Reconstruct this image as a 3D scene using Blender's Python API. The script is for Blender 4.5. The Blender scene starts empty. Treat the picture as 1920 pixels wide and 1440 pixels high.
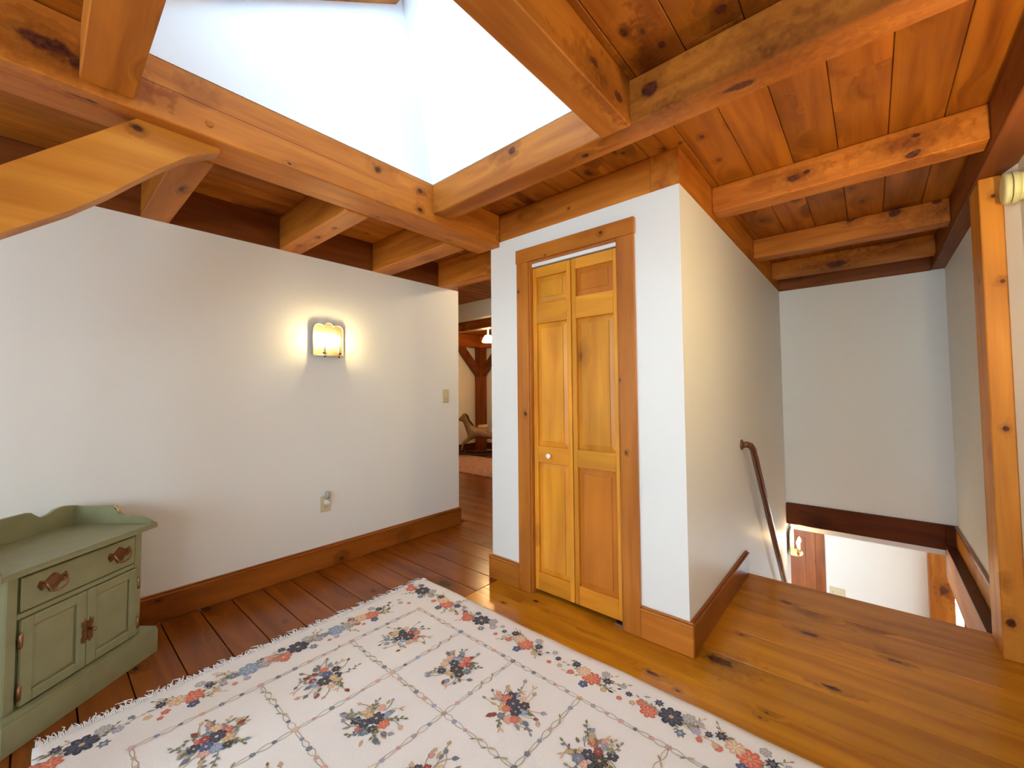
import bpy, bmesh, math, random
from mathutils import Vector, Matrix
random.seed(7)
S = bpy.context.scene
COL = S.collection
R = math.radians

# ------------------------------------------------------------------ camera
FPX, CX, CY = 773.53, 962.8, 704.1
cd = bpy.data.cameras.new('camera'); cam = bpy.data.objects.new('camera', cd); COL.objects.link(cam)
cd.sensor_fit = 'HORIZONTAL'; cd.sensor_width = 36; cd.lens = 36 * FPX / 1920
cd.shift_x = (960 - CX) / 1920; cd.shift_y = (CY - 720) / 1920
cd.clip_start = .02
yw, pt, rl = R(40.9128), R(2.2363), R(-.4864)
fw = Vector((-math.sin(yw) * math.cos(pt), math.cos(yw) * math.cos(pt), math.sin(pt)))
rt = Vector((math.cos(yw), math.sin(yw), 0)); up = rt.cross(fw)
rt2 = rt * math.cos(rl) + up * math.sin(rl); up2 = up * math.cos(rl) - rt * math.sin(rl)
cam.matrix_world = Matrix(((rt2.x, up2.x, -fw.x, 0), (rt2.y, up2.y, -fw.y, 0), (rt2.z, up2.z, -fw.z, 1.2213), (0, 0, 0, 1)))
S.camera = cam
# ------------------------------------------------------------------ sky, exposure
w = bpy.data.worlds.new('sky'); S.world = w; w.use_nodes = True
bg = w.node_tree.nodes['Background']; bg.inputs[0].default_value = (.74, .88, 1.0, 1); bg.inputs[1].default_value = 13.0
S.view_settings.view_transform = 'Standard'; S.view_settings.look = 'None'
S.view_settings.gamma = 1; S.view_settings.use_curve_mapping = False
S.view_settings.exposure = 0.33
S.cycles.use_denoising = True
S.cycles.max_bounces = 10; S.cycles.diffuse_bounces = 5; S.cycles.glossy_bounces = 4
S.cycles.sample_clamp_indirect = 6
S.cycles.caustics_reflective = False; S.cycles.caustics_refractive = False
LAMP_W = 1.0

def portal(loc, rot, sx, sy):
    l = bpy.data.lights.new('sky_portal', 'AREA'); l.shape = 'RECTANGLE'; l.size = sx; l.size_y = sy; l.cycles.is_portal = True
    o = bpy.data.objects.new('sky_portal', l); o.location = loc; o.rotation_euler = rot; COL.objects.link(o)
portal((-1.30, .70, 3.12), (R(34.2), 0, 0), .95, 1.1)
portal((-1.775, -2.58, 1.35), (R(90), 0, R(180)), .85, 1.5)
portal((-.1, -2.58, 1.35), (R(90), 0, R(180)), 1.3, 1.5)
portal((1.6, -2.58, 1.35), (R(90), 0, R(180)), 1.1, 1.5)

# ------------------------------------------------------------------ materials
def newmat(name):
    m = bpy.data.materials.new(name); m.use_nodes = True
    nt = m.node_tree; return m, nt, nt.nodes['Principled BSDF']
def N(nt, t, **k):
    n = nt.nodes.new(t)
    for a, b in k.items(): setattr(n, a, b)
    return n
def L(nt, a, b): nt.links.new(a, b)
def mth(nt, op, a, b=None, c=None, clamp=False):
    n = N(nt, 'ShaderNodeMath', operation=op); n.use_clamp = clamp
    for i, v in enumerate((a, b, c)):
        if v is None: continue
        if isinstance(v, (int, float)): n.inputs[i].default_value = v
        else: L(nt, v, n.inputs[i])
    return n.outputs[0]
def mix(nt, f, a, b, mode='MIX'):
    n = N(nt, 'ShaderNodeMix', data_type='RGBA', blend_type=mode)
    for i, v in ((0, f), (6, a), (7, b)):
        if isinstance(v, (int, float)): n.inputs[i].default_value = v
        elif isinstance(v, tuple): n.inputs[i].default_value = (*v, 1)
        else: L(nt, v, n.inputs[i])
    return n.outputs[2]
WOODS = dict(
    beam=dict(a=(.55, .195, .024), b=(.24, .056, .006), k=(.070, .018, .009), knots=.35, rough=.5),
    board=dict(a=(.44, .145, .012), b=(.155, .034, .004), k=(.060, .014, .007), knots=.45, rough=.42),
    pale=dict(a=(.64, .275, .040), b=(.42, .13, .012), k=(.08, .02, .01), knots=.12, rough=.42),
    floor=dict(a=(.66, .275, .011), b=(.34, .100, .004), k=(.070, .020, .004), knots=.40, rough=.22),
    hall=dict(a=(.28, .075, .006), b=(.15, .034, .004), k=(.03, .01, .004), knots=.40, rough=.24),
    trim=dict(a=(.50, .180, .024), b=(.32, .088, .010), k=(.04, .01, .005), knots=.12, rough=.32),
    base=dict(a=(.36, .105, .014), b=(.20, .048, .006), k=(.04, .01, .005), knots=.28, rough=.35),
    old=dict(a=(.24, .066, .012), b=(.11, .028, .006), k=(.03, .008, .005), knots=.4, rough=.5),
    dark=dict(a=(.12, .030, .009), b=(.05, .012, .005), k=(.02, .006, .004), knots=.3, rough=.3),
    door=dict(a=(.74, .33, .030), b=(.50, .165, .012), k=(.2, .05, .01), knots=.05, rough=.33),
    doorred=dict(a=(.50, .175, .022), b=(.38, .110, .012), k=(.2, .05, .01), knots=.03, rough=.33),
)
# the timbers' own large knots, where they sit: (x, y, z, radius, stretch along the grain)
KNOTS = {('beam', 'x'): [(-0.273, 2.55, 2.316, 0.024, 1.3), (-0.216, 2.55, 2.332, 0.012, 1.6), (0.175, 2.55, 2.271, 0.018, 1.6), (0.188, 2.55, 2.352, 0.011, 1.8), (-0.071, 3.665, 2.4, 0.022, 1.6), (0.154, 3.665, 2.378, 0.034, 1.3), (0.348, 3.665, 2.389, 0.02, 1.5), (0.123, 4.46, 2.42, 0.022, 2), (-0.194, 4.46, 2.291, 0.036, 2.2), (-0.301, 1.503, 2.229, 0.02, 3), (-0.585, 1.444, 2.327, 0.03, 1.3), (-0.895, 1.514, 2.229, 0.012, 1.6), (-1.298, 2.0, 2.284, 0.006, 1.3), (-1.249, 1.444, 2.362, 0.018, 1.3), (-0.684, 1.444, 2.351, 0.014, 1.3), (-2.53, 1.105, 2.176, 0.013, 1.5), (-2.764, 1.092, 2.176, 0.011, 1.5), (-2.319, 1.107, 2.176, 0.008, 1.5), (-2.399, 0.417, 2.176, 0.012, 3)],
    ('beam', 'y'): [(-1.845, 1.097, 2.345, 0.014, 1.3), (-1.845, 1.357, 2.332, 0.014, 1.3), (-1.845, 1.357, 2.227, 0.013, 1.3), (-1.845, 0.682, 2.201, 0.006, 2), (-0.655, 1.178, 2.302, 0.018, 1.8), (-0.655, 1.348, 2.28, 0.02, 1.8), (-1.845, 0.065, 2.259, 0.02, 2), (-1.845, 0.001, 2.281, 0.03, 2.5), (-1.903, 0.059, 2.184, 0.005, 5), (-1.83, 0.093, 2.184, 0.005, 4), (-1.901, 0.094, 2.184, 0.005, 4), (-2.073, 0.054, 2.184, 0.006, 4)],
    ('beam', 'z'): [(0.536, 6.64, -1.028, 0.045, 1.3)],
    ('board', 'y'): [(-0.503, 1.365, 2.4, 0.014, 1.3), (-0.314, 1.359, 2.4, 0.018, 1.3), (-0.554, 2.263, 2.4, 0.011, 1.2), (-0.56, 1.996, 2.4, 0.011, 1.3), (-0.579, 1.239, 2.4, 0.012, 2), (-0.894, 1.876, 2.4, 0.012, 1.2), (-0.728, 1.976, 2.4, 0.012, 1.2), (-0.652, 1.98, 2.4, 0.009, 1.2), (-0.531, 1.276, 2.4, 0.008, 2), (-1.591, 1.973, 2.4, 0.008, 1.5), (-0.215, 1.95, 2.4, 0.008, 0.4)],
    ('pale', 'y'): [(-1.905, 0.207, 2.151, 0.015, 1.2)],
    ('pale', 'z'): [(0.454, 2.876, 1.034, 0.011, 1.2), (0.437, 2.876, 0.169, 0.017, 1.2), (0.469, 2.876, 1.707, 0.01, 1.2), (0.454, 2.876, 2.108, 0.009, 1.2)],
    ('floor', 'x'): [(-0.557, 2.045, 0.0, 0.035, 2), (-0.757, 1.77, 0.0, 0.012, 3), (-1.65, 1.798, 0.0, 0.008, 2.5), (-0.279, 2.553, 0.0, 0.016, 2.5), (-1.517, 1.934, 0.0, 0.01, 2.5), (-0.406, 2.841, 0.0, 0.012, 3), (-0.339, 1.836, 0.0, 0.006, 1.5), (-0.353, 1.794, 0.0, 0.006, 1.5), (-0.636, 1.735, 0.0, 0.007, 1.5), (-0.53, 2.33, 0.0, 0.007, 2), (0.044, 2.548, 0.0, 0.01, 3), (-0.161, 2.157, 0.0, 0.012, 3), (-0.121, 3.243, 0.0, 0.014, 3)],
    ('trim', 'z'): [(-0.986, 1.98, 1.278, 0.006, 1.4), (-0.958, 1.98, 0.904, 0.006, 1.4), (-1.622, 1.98, 1.083, 0.011, 1.4), (-1.669, 1.98, 1.85, 0.008, 1.4)],
    ('trim', 'x'): [(-1.081, 1.976, 2.078, 0.008, 1.4), (-1.454, 1.976, 2.039, 0.004, 1.4)],
    ('base', 'y'): [(-2.92, 0.449, 0.118, 0.007, 2), (-2.92, 0.489, -0.002, 0.009, 2)]}
# dark stained patches (negative radius)
for _k, _v in {('beam', 'x'): [(-0.193, 1.444, 2.257, -0.05, 2.2), (0.156, 2.55, 2.321, -0.035, 2), (-0.25, 2.55, 2.322, -0.03, 1.6), (0.364, 3.665, 2.316, -0.05, 1.6), (-0.519, 1.444, 2.231, -0.035, 2.5), (-0.194, 4.46, 2.268, -0.05, 3)], ('beam', 'y'): [(-1.845, 0.018, 2.259, -0.035, 2.4), (-0.655, 1.23, 2.275, -0.03, 2.6)], ('board', 'y'): [(-0.572, 1.417, 2.4, -0.04, 2), (-0.29, 1.437, 2.4, -0.04, 2)]}.items(): KNOTS[_k] = KNOTS.get(_k, []) + _v
_wc = {}
def wood(kind, axis='x'):
    key = (kind, axis)
    if key in _wc: return _wc[key]
    p = WOODS[kind]
    m, nt, bs = newmat('wood_%s_%s' % (kind, axis))
    tc = N(nt, 'ShaderNodeTexCoord'); oi = N(nt, 'ShaderNodeObjectInfo')
    sep = N(nt, 'ShaderNodeSeparateXYZ'); L(nt, tc.outputs['Object'], sep.inputs[0])
    ax = 'xyz'.index(axis); u = sep.outputs[ax]; others = [sep.outputs[i] for i in range(3) if i != ax]
    r = mth(nt, 'MULTIPLY', oi.outputs['Random'], 41.0)
    U = mth(nt, 'ADD', u, r); V = mth(nt, 'ADD', others[0], mth(nt, 'MULTIPLY', oi.outputs['Random'], 17.0)); W = others[1]
    # knots
    kc = N(nt, 'ShaderNodeCombineXYZ')
    L(nt, mth(nt, 'MULTIPLY', U, 3.6), kc.inputs[0]); L(nt, mth(nt, 'MULTIPLY', V, 6.5), kc.inputs[1]); L(nt, mth(nt, 'MULTIPLY', W, 4.0), kc.inputs[2])
    vo = N(nt, 'ShaderNodeTexVoronoi', feature='F1'); vo.inputs['Scale'].default_value = 1.0; L(nt, kc.outputs[0], vo.inputs['Vector'])
    sc = N(nt, 'ShaderNodeSeparateColor'); L(nt, vo.outputs['Color'], sc.inputs[0])
    keep = mth(nt, 'LESS_THAN', sc.outputs[0], p['knots'])
    size = mth(nt, 'MULTIPLY_ADD', mth(nt, 'POWER', sc.outputs[1], 2.0), .17, .045)
    core = mth(nt, 'SUBTRACT', 1.0, mth(nt, 'DIVIDE', vo.outputs['Distance'], size), clamp=True)
    halo = mth(nt, 'SUBTRACT', 1.0, mth(nt, 'DIVIDE', vo.outputs['Distance'], mth(nt, 'MULTIPLY', size, 4.0)), clamp=True)
    core = mth(nt, 'MULTIPLY', core, keep); halo = mth(nt, 'MULTIPLY', halo, keep)
    own = KNOTS.get((kind, axis), [])
    if own:
        geo = N(nt, 'ShaderNodeNewGeometry'); dn = N(nt, 'ShaderNodeTexNoise'); dn.inputs['Scale'].default_value = 30; dn.inputs['Detail'].default_value = 3; L(nt, geo.outputs['Position'], dn.inputs['Vector'])
        wob = mth(nt, 'MULTIPLY_ADD', dn.outputs[0], 1.7, .18)
        for (kx, ky, kz, kr, ke) in own:
            sb = N(nt, 'ShaderNodeVectorMath', operation='SUBTRACT'); L(nt, geo.outputs['Position'], sb.inputs[0]); sb.inputs[1].default_value = (kx, ky, kz)
            ml = N(nt, 'ShaderNodeVectorMath', operation='MULTIPLY'); L(nt, sb.outputs[0], ml.inputs[0]); ml.inputs[1].default_value = [1 / (abs(kr) * (ke if i == ax else 1)) for i in range(3)]
            ln = N(nt, 'ShaderNodeVectorMath', operation='LENGTH'); L(nt, ml.outputs[0], ln.inputs[0]); dd = mth(nt, 'MULTIPLY', ln.outputs['Value'], wob)
            if kr > 0: core = mth(nt, 'MAXIMUM', core, mth(nt, 'MULTIPLY', mth(nt, 'SUBTRACT', 1.0, dd, clamp=True), 1.6, clamp=True))
            halo = mth(nt, 'MAXIMUM', halo, mth(nt, 'SUBTRACT', 1.0, mth(nt, 'DIVIDE', dd, 3.4), clamp=True))
    # grain bends round the knots
    gc = N(nt, 'ShaderNodeCombineXYZ')
    L(nt, mth(nt, 'MULTIPLY', U, 1.3), gc.inputs[0])
    L(nt, mth(nt, 'MULTIPLY_ADD', V, 13.0, mth(nt, 'MULTIPLY', halo, 1.6)), gc.inputs[1])
    L(nt, mth(nt, 'MULTIPLY', W, 13.0), gc.inputs[2])
    n1 = N(nt, 'ShaderNodeTexNoise'); n1.inputs['Scale'].default_value = 1.0; n1.inputs['Detail'].default_value = 3; n1.inputs['Distortion'].default_value = .6
    L(nt, gc.outputs[0], n1.inputs['Vector'])
    n2 = N(nt, 'ShaderNodeTexNoise'); n2.inputs['Scale'].default_value = 1.0; n2.inputs['Detail'].default_value = 2
    g2 = N(nt, 'ShaderNodeCombineXYZ'); L(nt, mth(nt, 'MULTIPLY', U, 4.0), g2.inputs[0]); L(nt, mth(nt, 'MULTIPLY', V, 130.0), g2.inputs[1]); L(nt, mth(nt, 'MULTIPLY', W, 130.0), g2.inputs[2])
    L(nt, g2.outputs[0], n2.inputs['Vector'])
    n3 = N(nt, 'ShaderNodeTexNoise'); n3.inputs['Scale'].default_value = 1.0; n3.inputs['Detail'].default_value = 2
    g3 = N(nt, 'ShaderNodeCombineXYZ'); L(nt, mth(nt, 'MULTIPLY', U, 2.2), g3.inputs[0]); L(nt, mth(nt, 'MULTIPLY', V, 6.0), g3.inputs[1]); L(nt, mth(nt, 'MULTIPLY', W, 6.0), g3.inputs[2])
    L(nt, g3.outputs[0], n3.inputs['Vector'])
    f = mth(nt, 'MULTIPLY_ADD', n1.outputs[0], 2.4, -.75, clamp=True)
    f = mth(nt, 'ADD', mth(nt, 'MULTIPLY', f, .75), mth(nt, 'MULTIPLY', n2.outputs[0], .25), clamp=True)
    col = mix(nt, f, p['a'], p['b'])
    tone = mth(nt, 'ADD', mth(nt, 'MULTIPLY_ADD', oi.outputs['Random'], .26, .62), mth(nt, 'MULTIPLY', n3.outputs[0], .55))
    hv = N(nt, 'ShaderNodeHueSaturation'); L(nt, col, hv.inputs['Color']); L(nt, tone, hv.inputs['Value'])
    kn = N(nt, 'ShaderNodeTexNoise'); kn.inputs['Scale'].default_value = 60; kn.inputs['Detail'].default_value = 3; L(nt, tc.outputs['Object'], kn.inputs['Vector'])
    col = mix(nt, mth(nt, 'MULTIPLY', mth(nt, 'POWER', halo, 1.3), mth(nt, 'MULTIPLY_ADD', kn.outputs[0], 1.1, .2), clamp=True), hv.outputs[0], tuple(c * .42 for c in p['b']))
    kcol = mix(nt, mth(nt, 'MULTIPLY_ADD', kn.outputs[0], 2.2, -.7, clamp=True), tuple(c * .5 for c in p['k']), tuple(min(1, c * 2.2) for c in p['k']))
    col = mix(nt, mth(nt, 'MULTIPLY', core, mth(nt, 'MULTIPLY_ADD', kn.outputs[0], 2.4, .6), clamp=True), col, kcol)
    L(nt, col, bs.inputs['Base Color'])
    L(nt, mth(nt, 'MULTIPLY_ADD', n1.outputs[0], .12, p['rough'] - .06), bs.inputs['Roughness'])
    bp_ = N(nt, 'ShaderNodeBump'); bp_.inputs['Strength'].default_value = .05; bp_.inputs['Distance'].default_value = .002
    L(nt, f, bp_.inputs['Height']); L(nt, bp_.outputs[0], bs.inputs['Normal'])
    bs.inputs['Specular IOR Level'].default_value = .36 if kind in ('floor', 'hall', 'door', 'trim') else .20
    _wc[key] = m
    return m
def plain(name, col, rough=.5, metal=0, noise=.0, scale=30, bump=0, emit=None, estr=0, coat=0, trans=0):
    m, nt, bs = newmat(name)
    tc = N(nt, 'ShaderNodeTexCoord'); no = N(nt, 'ShaderNodeTexNoise'); no.inputs['Scale'].default_value = scale; no.inputs['Detail'].default_value = 3
    L(nt, tc.outputs['Object'], no.inputs['Vector'])
    v = mth(nt, 'MULTIPLY_ADD', no.outputs[0], 2 * noise, 1 - noise)
    hv = N(nt, 'ShaderNodeHueSaturation'); hv.inputs['Color'].default_value = (*col, 1); L(nt, v, hv.inputs['Value'])
    L(nt, hv.outputs[0], bs.inputs['Base Color'])
    bs.inputs['Roughness'].default_value = rough; bs.inputs['Metallic'].default_value = metal
    bs.inputs['Coat Weight'].default_value = coat; bs.inputs['Transmission Weight'].default_value = trans
    if bump:
        b = N(nt, 'ShaderNodeBump'); b.inputs['Strength'].default_value = bump; b.inputs['Distance'].default_value = .002
        L(nt, no.outputs[0], b.inputs['Height']); L(nt, b.outputs[0], bs.inputs['Normal'])
    if emit:
        bs.inputs['Emission Color'].default_value = (*emit, 1); bs.inputs['Emission Strength'].default_value = estr
    return m
PAINT = plain('wall_paint', (.79, .80, .765), .5, noise=.012, scale=3, bump=.03)
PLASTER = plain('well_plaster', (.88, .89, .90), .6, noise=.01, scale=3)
SUB = plain('backing_and_shade_dark', (.03, .015, .01), .8)
BRASS = plain('polished_brass', (.95, .82, .50), .38, 1.0)
OLDBRASS = plain('aged_brass', (.33, .19, .10), .36, 1.0, noise=.25, scale=60)
GREEN = plain('sage_paint', (.265, .275, .150), .42, noise=.16, scale=14, bump=.25)
GREEND = plain('sage_dark', (.10, .12, .05), .6, noise=.2, scale=20)
CUT = plain('bare_end_grain', (.62, .46, .24), .6, noise=.15, scale=60)
ALMOND = plain('almond_plastic', (.60, .53, .33), .35)
BLACK = plain('black_slot', (.01, .01, .01), .6)
WHITE = plain('white_enamel', (.80, .80, .78), .3)
KNOBM = plain('white_porcelain', (.80, .76, .70), .2, coat=.5)
YELLOWED = plain('yellowed_plastic', (.62, .60, .33), .4)
STEEL = plain('steel', (.6, .6, .6), .3, 1)
BULB = plain('lit_bulb', (1, .9, .7), .3, emit=(1, .76, .36), estr=300)
BULBR = plain('lit_bulb_right', (1, .9, .7), .3, emit=(1, .72, .30), estr=1300)
BULBLOW = plain('lit_bulb_lower', (1, .9, .7), .3, emit=(1, .66, .30), estr=420)
BULBFAR = plain('lit_bulb_far', (1, .9, .7), .3, emit=(1, .66, .30), estr=120)
GLOBE = plain('added_lamp_globe', (1, .9, .7), .3, emit=(1, .76, .60), estr=46)
GLOBEH = plain('assumed_hall_globe', (1, .9, .7), .3, emit=(1, .80, .48), estr=75)
CANDLE = plain('candle_sleeve', (.85, .78, .60), .5)
RAILW = plain('handrail_varnish', (.12, .040, .020), .16, noise=.3, scale=25, coat=.6)
CLEAR = plain('clear_plastic', (.85, .87, .87), .08, trans=.6)
WOOL = plain('ivory_wool', (.87, .85, .82), .9, noise=.05, scale=220, bump=.5)
FRINGE = plain('fringe_cotton', (.88, .86, .83), .9)
HORSE = plain('painted_horse', (.22, .13, .065), .5, noise=.3, scale=9)
MANE = plain('dark_mane', (.035, .022, .016), .8)
HCREAM = plain('horse_saddle_cream', (.55, .40, .24), .6)
glm, nt, bs = newmat('window_glass')
for n in list(nt.nodes): nt.nodes.remove(n)
_o = N(nt, 'ShaderNodeOutputMaterial'); _t = N(nt, 'ShaderNodeBsdfTransparent'); _g = N(nt, 'ShaderNodeBsdfGlossy'); _g.inputs['Roughness'].default_value = .02
_m = N(nt, 'ShaderNodeMixShader'); _m.inputs[0].default_value = .06; _t.inputs[0].default_value = (.96, .98, .98, 1)
L(nt, _t.outputs[0], _m.inputs[1]); L(nt, _g.outputs[0], _m.inputs[2]); L(nt, _m.outputs[0], _o.inputs[0])
GLASS = glm; TINT = glm.copy(); TINT.name = 'dimmed_skylight_glass'
for _n in TINT.node_tree.nodes:
    if _n.type == 'BSDF_TRANSPARENT': _n.inputs[0].default_value = (.60, .65, .69, 1)  # skylight pane darkened to hold back daylight in the well

# ------------------------------------------------------------------ mesh helpers
OFF = {}
def place(name, me, c, parent=None):
    o = bpy.data.objects.new(name, me); COL.objects.link(o)
    c = Vector(c)
    if parent is not None: o.parent = parent; o.location = c - OFF[parent.name]
    else: o.location = c
    OFF[o.name] = c
    return o
def tag(o, label=None, cat=None, group=None, kind=None):
    for k, v in (('label', label), ('category', cat), ('group', group), ('kind', kind)):
        if v: o[k] = v
    return o
def empty(name, c=(0, 0, 0), parent=None): return place(name, None, c, parent)
def root(name, c, rz=0):
    o = place(name, None, c); o.rotation_euler = (0, 0, rz); OFF[o.name] = Vector((0, 0, 0)); return o
_mc = {}
def box(name, lo, hi, mat, parent=None, bev=.0, rot=None):
    lo = Vector(lo); hi = Vector(hi); s = hi - lo; key = (round(s.x, 4), round(s.y, 4), round(s.z, 4), mat.name, bev)
    if key not in _mc:
        bm = bmesh.new(); bmesh.ops.create_cube(bm, size=1)
        bmesh.ops.scale(bm, vec=s, verts=bm.verts)
        if bev: bmesh.ops.bevel(bm, geom=bm.edges[:], offset=min(bev, min(s) * .4), segments=1, affect='EDGES')
        me = bpy.data.meshes.new(name); bm.to_mesh(me); bm.free(); me.materials.append(mat); _mc[key] = me
    o = place(name, _mc[key], (lo + hi) / 2, parent)
    if rot: o.rotation_euler = rot
    return o
def mesh(name, vs, fs, mat, parent=None, smooth=False, centre=True, fix=True):
    c = Vector((0, 0, 0))
    if centre:
        c = Vector([(min(v[i] for v in vs) + max(v[i] for v in vs)) / 2 for i in range(3)])
    me = bpy.data.meshes.new(name); me.from_pydata([tuple(Vector(v) - c) for v in vs], [], fs)
    if fix:
        bm = bmesh.new(); bm.from_mesh(me); bmesh.ops.remove_doubles(bm, verts=bm.verts, dist=1e-6); bmesh.ops.recalc_face_normals(bm, faces=bm.faces); bm.to_mesh(me); bm.free()
    me.materials.append(mat)
    if smooth:
        for p in me.polygons: p.use_smooth = True
    return place(name, me, c, parent)
def prism(name, pts, ax, lo, hi, mat, parent=None):
    """polygon pts in the plane of the two axes other than ax, extruded lo..hi along ax"""
    def mk(p, t):
        a, b = p
        return {'x': (t, a, b), 'y': (a, t, b), 'z': (a, b, t)}[ax]
    n = len(pts); vs = [mk(p, lo) for p in pts] + [mk(p, hi) for p in pts]
    fs = [tuple(range(n)), tuple(range(2 * n - 1, n - 1, -1))] + [(i, (i + 1) % n, n + (i + 1) % n, n + i) for i in range(n)]
    return mesh(name, vs, fs, mat, parent)
def tube_data(path, r, seg=10, caps=True):
    path = [Vector(p) for p in path]; rs = r if isinstance(r, (list, tuple)) else [r] * len(path)
    vs, fs = [], []
    prev = None
    for i, p in enumerate(path):
        t = (path[min(i + 1, len(path) - 1)] - path[max(i - 1, 0)]).normalized()
        if prev is None:
            a = Vector((0, 0, 1)) if abs(t.z) < .9 else Vector((1, 0, 0)); n = t.cross(a).normalized()
        else: n = (prev - t * prev.dot(t)).normalized()
        prev = n; b = t.cross(n)
        for k in range(seg):
            q = 2 * math.pi * k / seg; vs.append(p + (n * math.cos(q) + b * math.sin(q)) * rs[i])
    for i in range(len(path) - 1):
        for k in range(seg):
            a = i * seg + k; b2 = i * seg + (k + 1) % seg; fs.append((a, b2, b2 + seg, a + seg))
    if caps: fs.append(tuple(range(seg - 1, -1, -1))); fs.append(tuple(range(len(vs) - seg, len(vs))))
    return [tuple(v) for v in vs], fs
def tube(name, path, r, mat, parent=None, seg=10, smooth=True):
    vs, fs = tube_data(path, r, seg); return mesh(name, vs, fs, mat, parent, smooth)
def lathe(name, prof, c, ax, mat, parent=None, seg=20):
    """prof = [(t along axis, radius)], starting at c along ax (unit vector)"""
    c = Vector(c); ax = Vector(ax).normalized()
    return tube(name, [c + ax * (t + i * 1e-6) for i, (t, r) in enumerate(prof)], [max(r, 1e-4) for t, r in prof], mat, parent, seg)
def copytree(o, delta, parent=None):
    c = o.copy(); COL.objects.link(c); OFF[c.name] = OFF[o.name] + Vector(delta)
    if parent is not None: c.parent = parent
    else: c.location = o.location + Vector(delta)
    for ch in [x for x in COL.objects if x.parent == o and x != c]: copytree(ch, delta, c)
    return c
def struct(o): o['kind'] = 'structure'; return o

XL, XS, XR = -2.94, -.668, .485      # left wall, stair side of the closet, wall right of the stairs
YC, YE, YF = 2.0, 4.84, 3.119        # closet front, stair end wall, edge of floor at the stairs
ZP = 2.40
# ------------------------------------------------------------------ floor
fl = struct(mesh('floor', *(lambda rects: ([v for (a, b, c, d) in rects for v in ((a, b, -.022), (c, b, -.022), (c, d, -.022), (a, d, -.022), (a, b, -.16), (c, b, -.16), (c, d, -.16), (a, d, -.16))],
    [f for i in range(len(rects)) for f in [tuple(8 * i + k for k in q) for q in ((0, 1, 2, 3), (7, 6, 5, 4), (0, 4, 5, 1), (1, 5, 6, 2), (2, 6, 7, 3), (3, 7, 4, 0))]]))([(-3.1, -2.75, 2.5, YC - .001), (-7.1, 2.55, XS - .14, 6.6), (-3.1, YC, XS - .14, 2.549), (XS - .139, YC, 2.5, YF - .02)]), SUB, fix=False))
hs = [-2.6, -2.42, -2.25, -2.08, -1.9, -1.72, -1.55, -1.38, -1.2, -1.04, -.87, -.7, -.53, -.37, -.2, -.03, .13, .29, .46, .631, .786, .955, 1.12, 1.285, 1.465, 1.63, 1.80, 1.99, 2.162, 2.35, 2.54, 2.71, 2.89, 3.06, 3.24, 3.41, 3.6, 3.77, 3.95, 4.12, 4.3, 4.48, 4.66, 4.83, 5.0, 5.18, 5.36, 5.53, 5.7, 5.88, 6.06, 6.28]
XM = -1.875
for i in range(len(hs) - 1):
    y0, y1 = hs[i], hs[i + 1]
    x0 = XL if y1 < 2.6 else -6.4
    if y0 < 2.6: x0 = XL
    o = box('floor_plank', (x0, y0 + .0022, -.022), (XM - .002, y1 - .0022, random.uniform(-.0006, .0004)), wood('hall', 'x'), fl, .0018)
rs = [-2.6, -2.36, -2.12, -1.88, -1.64, -1.4, -1.16, -.92, -.68, -.44, -.2, .04, .27, .5, .72, .95, 1.17, 1.4, 1.62, 1.86, 2.10, 2.36, 2.59, 2.82]
for i in range(len(rs) - 1):
    y0, y1 = rs[i], rs[i + 1]
    x0 = XM if y1 < YC + .11 else XS
    x1 = 2.4 if y1 < 1.6 else (.515 if y1<2.8 else XR)
    if i % 3 == 1 and y1 < 2.1:
        xc = random.choice((-.9, -.2, .4)); box('floor_plank', (x0 + .002, y0 + .0012, -.022), (xc - .001, y1 - .0012, 0), wood('floor', 'x'), fl, .0012); x0 = xc
    box('floor_plank', (x0 + .002, y0 + .0016, -.022), (x1, y1 - .0016, 0), wood('floor', 'x'), fl, .0012)
nose = prism('stair_nosing_board', [(2.822, -.022), (2.822, .0015), (YF + .012, .0015), (YF + .02, -.006), (YF + .02, -.024), (YF + .01, -.03)], 'x', XS + .001, XR, wood('floor', 'x'), fl)

# ------------------------------------------------------------------ walls
def wallbox(name, lo, hi, mat=PAINT): return struct(box(name, lo, hi, mat))
wallbox('wall_left', (XL - .12, -2.6, 0), (XL, 2.6, 2.178))
# closet block: front with the door opening, left side
OX0, OX1, OZ = -1.594, -.989, 2.03
vs = []; fs = []
def addbox(lo, hi):
    i = len(vs)
    for z in (lo[2], hi[2]):
        for x, y in ((lo[0], lo[1]), (hi[0], lo[1]), (hi[0], hi[1]), (lo[0], hi[1])): vs.append((x, y, z))
    fs.extend([(i, i + 1, i + 2, i + 3)[::-1], (i + 4, i + 5, i + 6, i + 7), (i, i + 1, i + 5, i + 4), (i + 1, i + 2, i + 6, i + 5), (i + 2, i + 3, i + 7, i + 6), (i + 3, i, i + 4, i + 7)])
ZC = 2.2175
addbox((-1.927, YC, 0), (OX0, YC + .11, ZC)); addbox((OX1, YC, 0), (XS - .11, YC + .11, ZC)); addbox((OX0, YC, OZ), (OX1, YC + .11, ZC))
struct(mesh('wall_closet_front', vs, fs, PAINT, fix=False))
wallbox('wall_hall_right', (-1.927, YC + .1105, 0), (-1.827, 6.3, ZP))
prismw = struct(prism('wall_stair_left', [(YC, 0), (YC, ZC), (YE, 2.198), (YE, -.1), (5.0, -.1), (5.0, -2.55), (3.1, -2.55), (3.1, -.16), (3.1, 0)], 'x', XS - .11, XS, PAINT))
wallbox('wall_stair_end', (XS - .3, YE, .118), (XR + .3, YE + .12, 2.40))
wallbox('wall_right', (XR, 2.876, .12), (XR + .12, YE, 2.1995))
struct(prism('wall_right_near', [(.515, 1.5), (.62, 1.5), (.62, 2.8755), (.4848, 2.8755), (.515, 2.78)], 'z', 0, 2.1995, PAINT))
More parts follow.
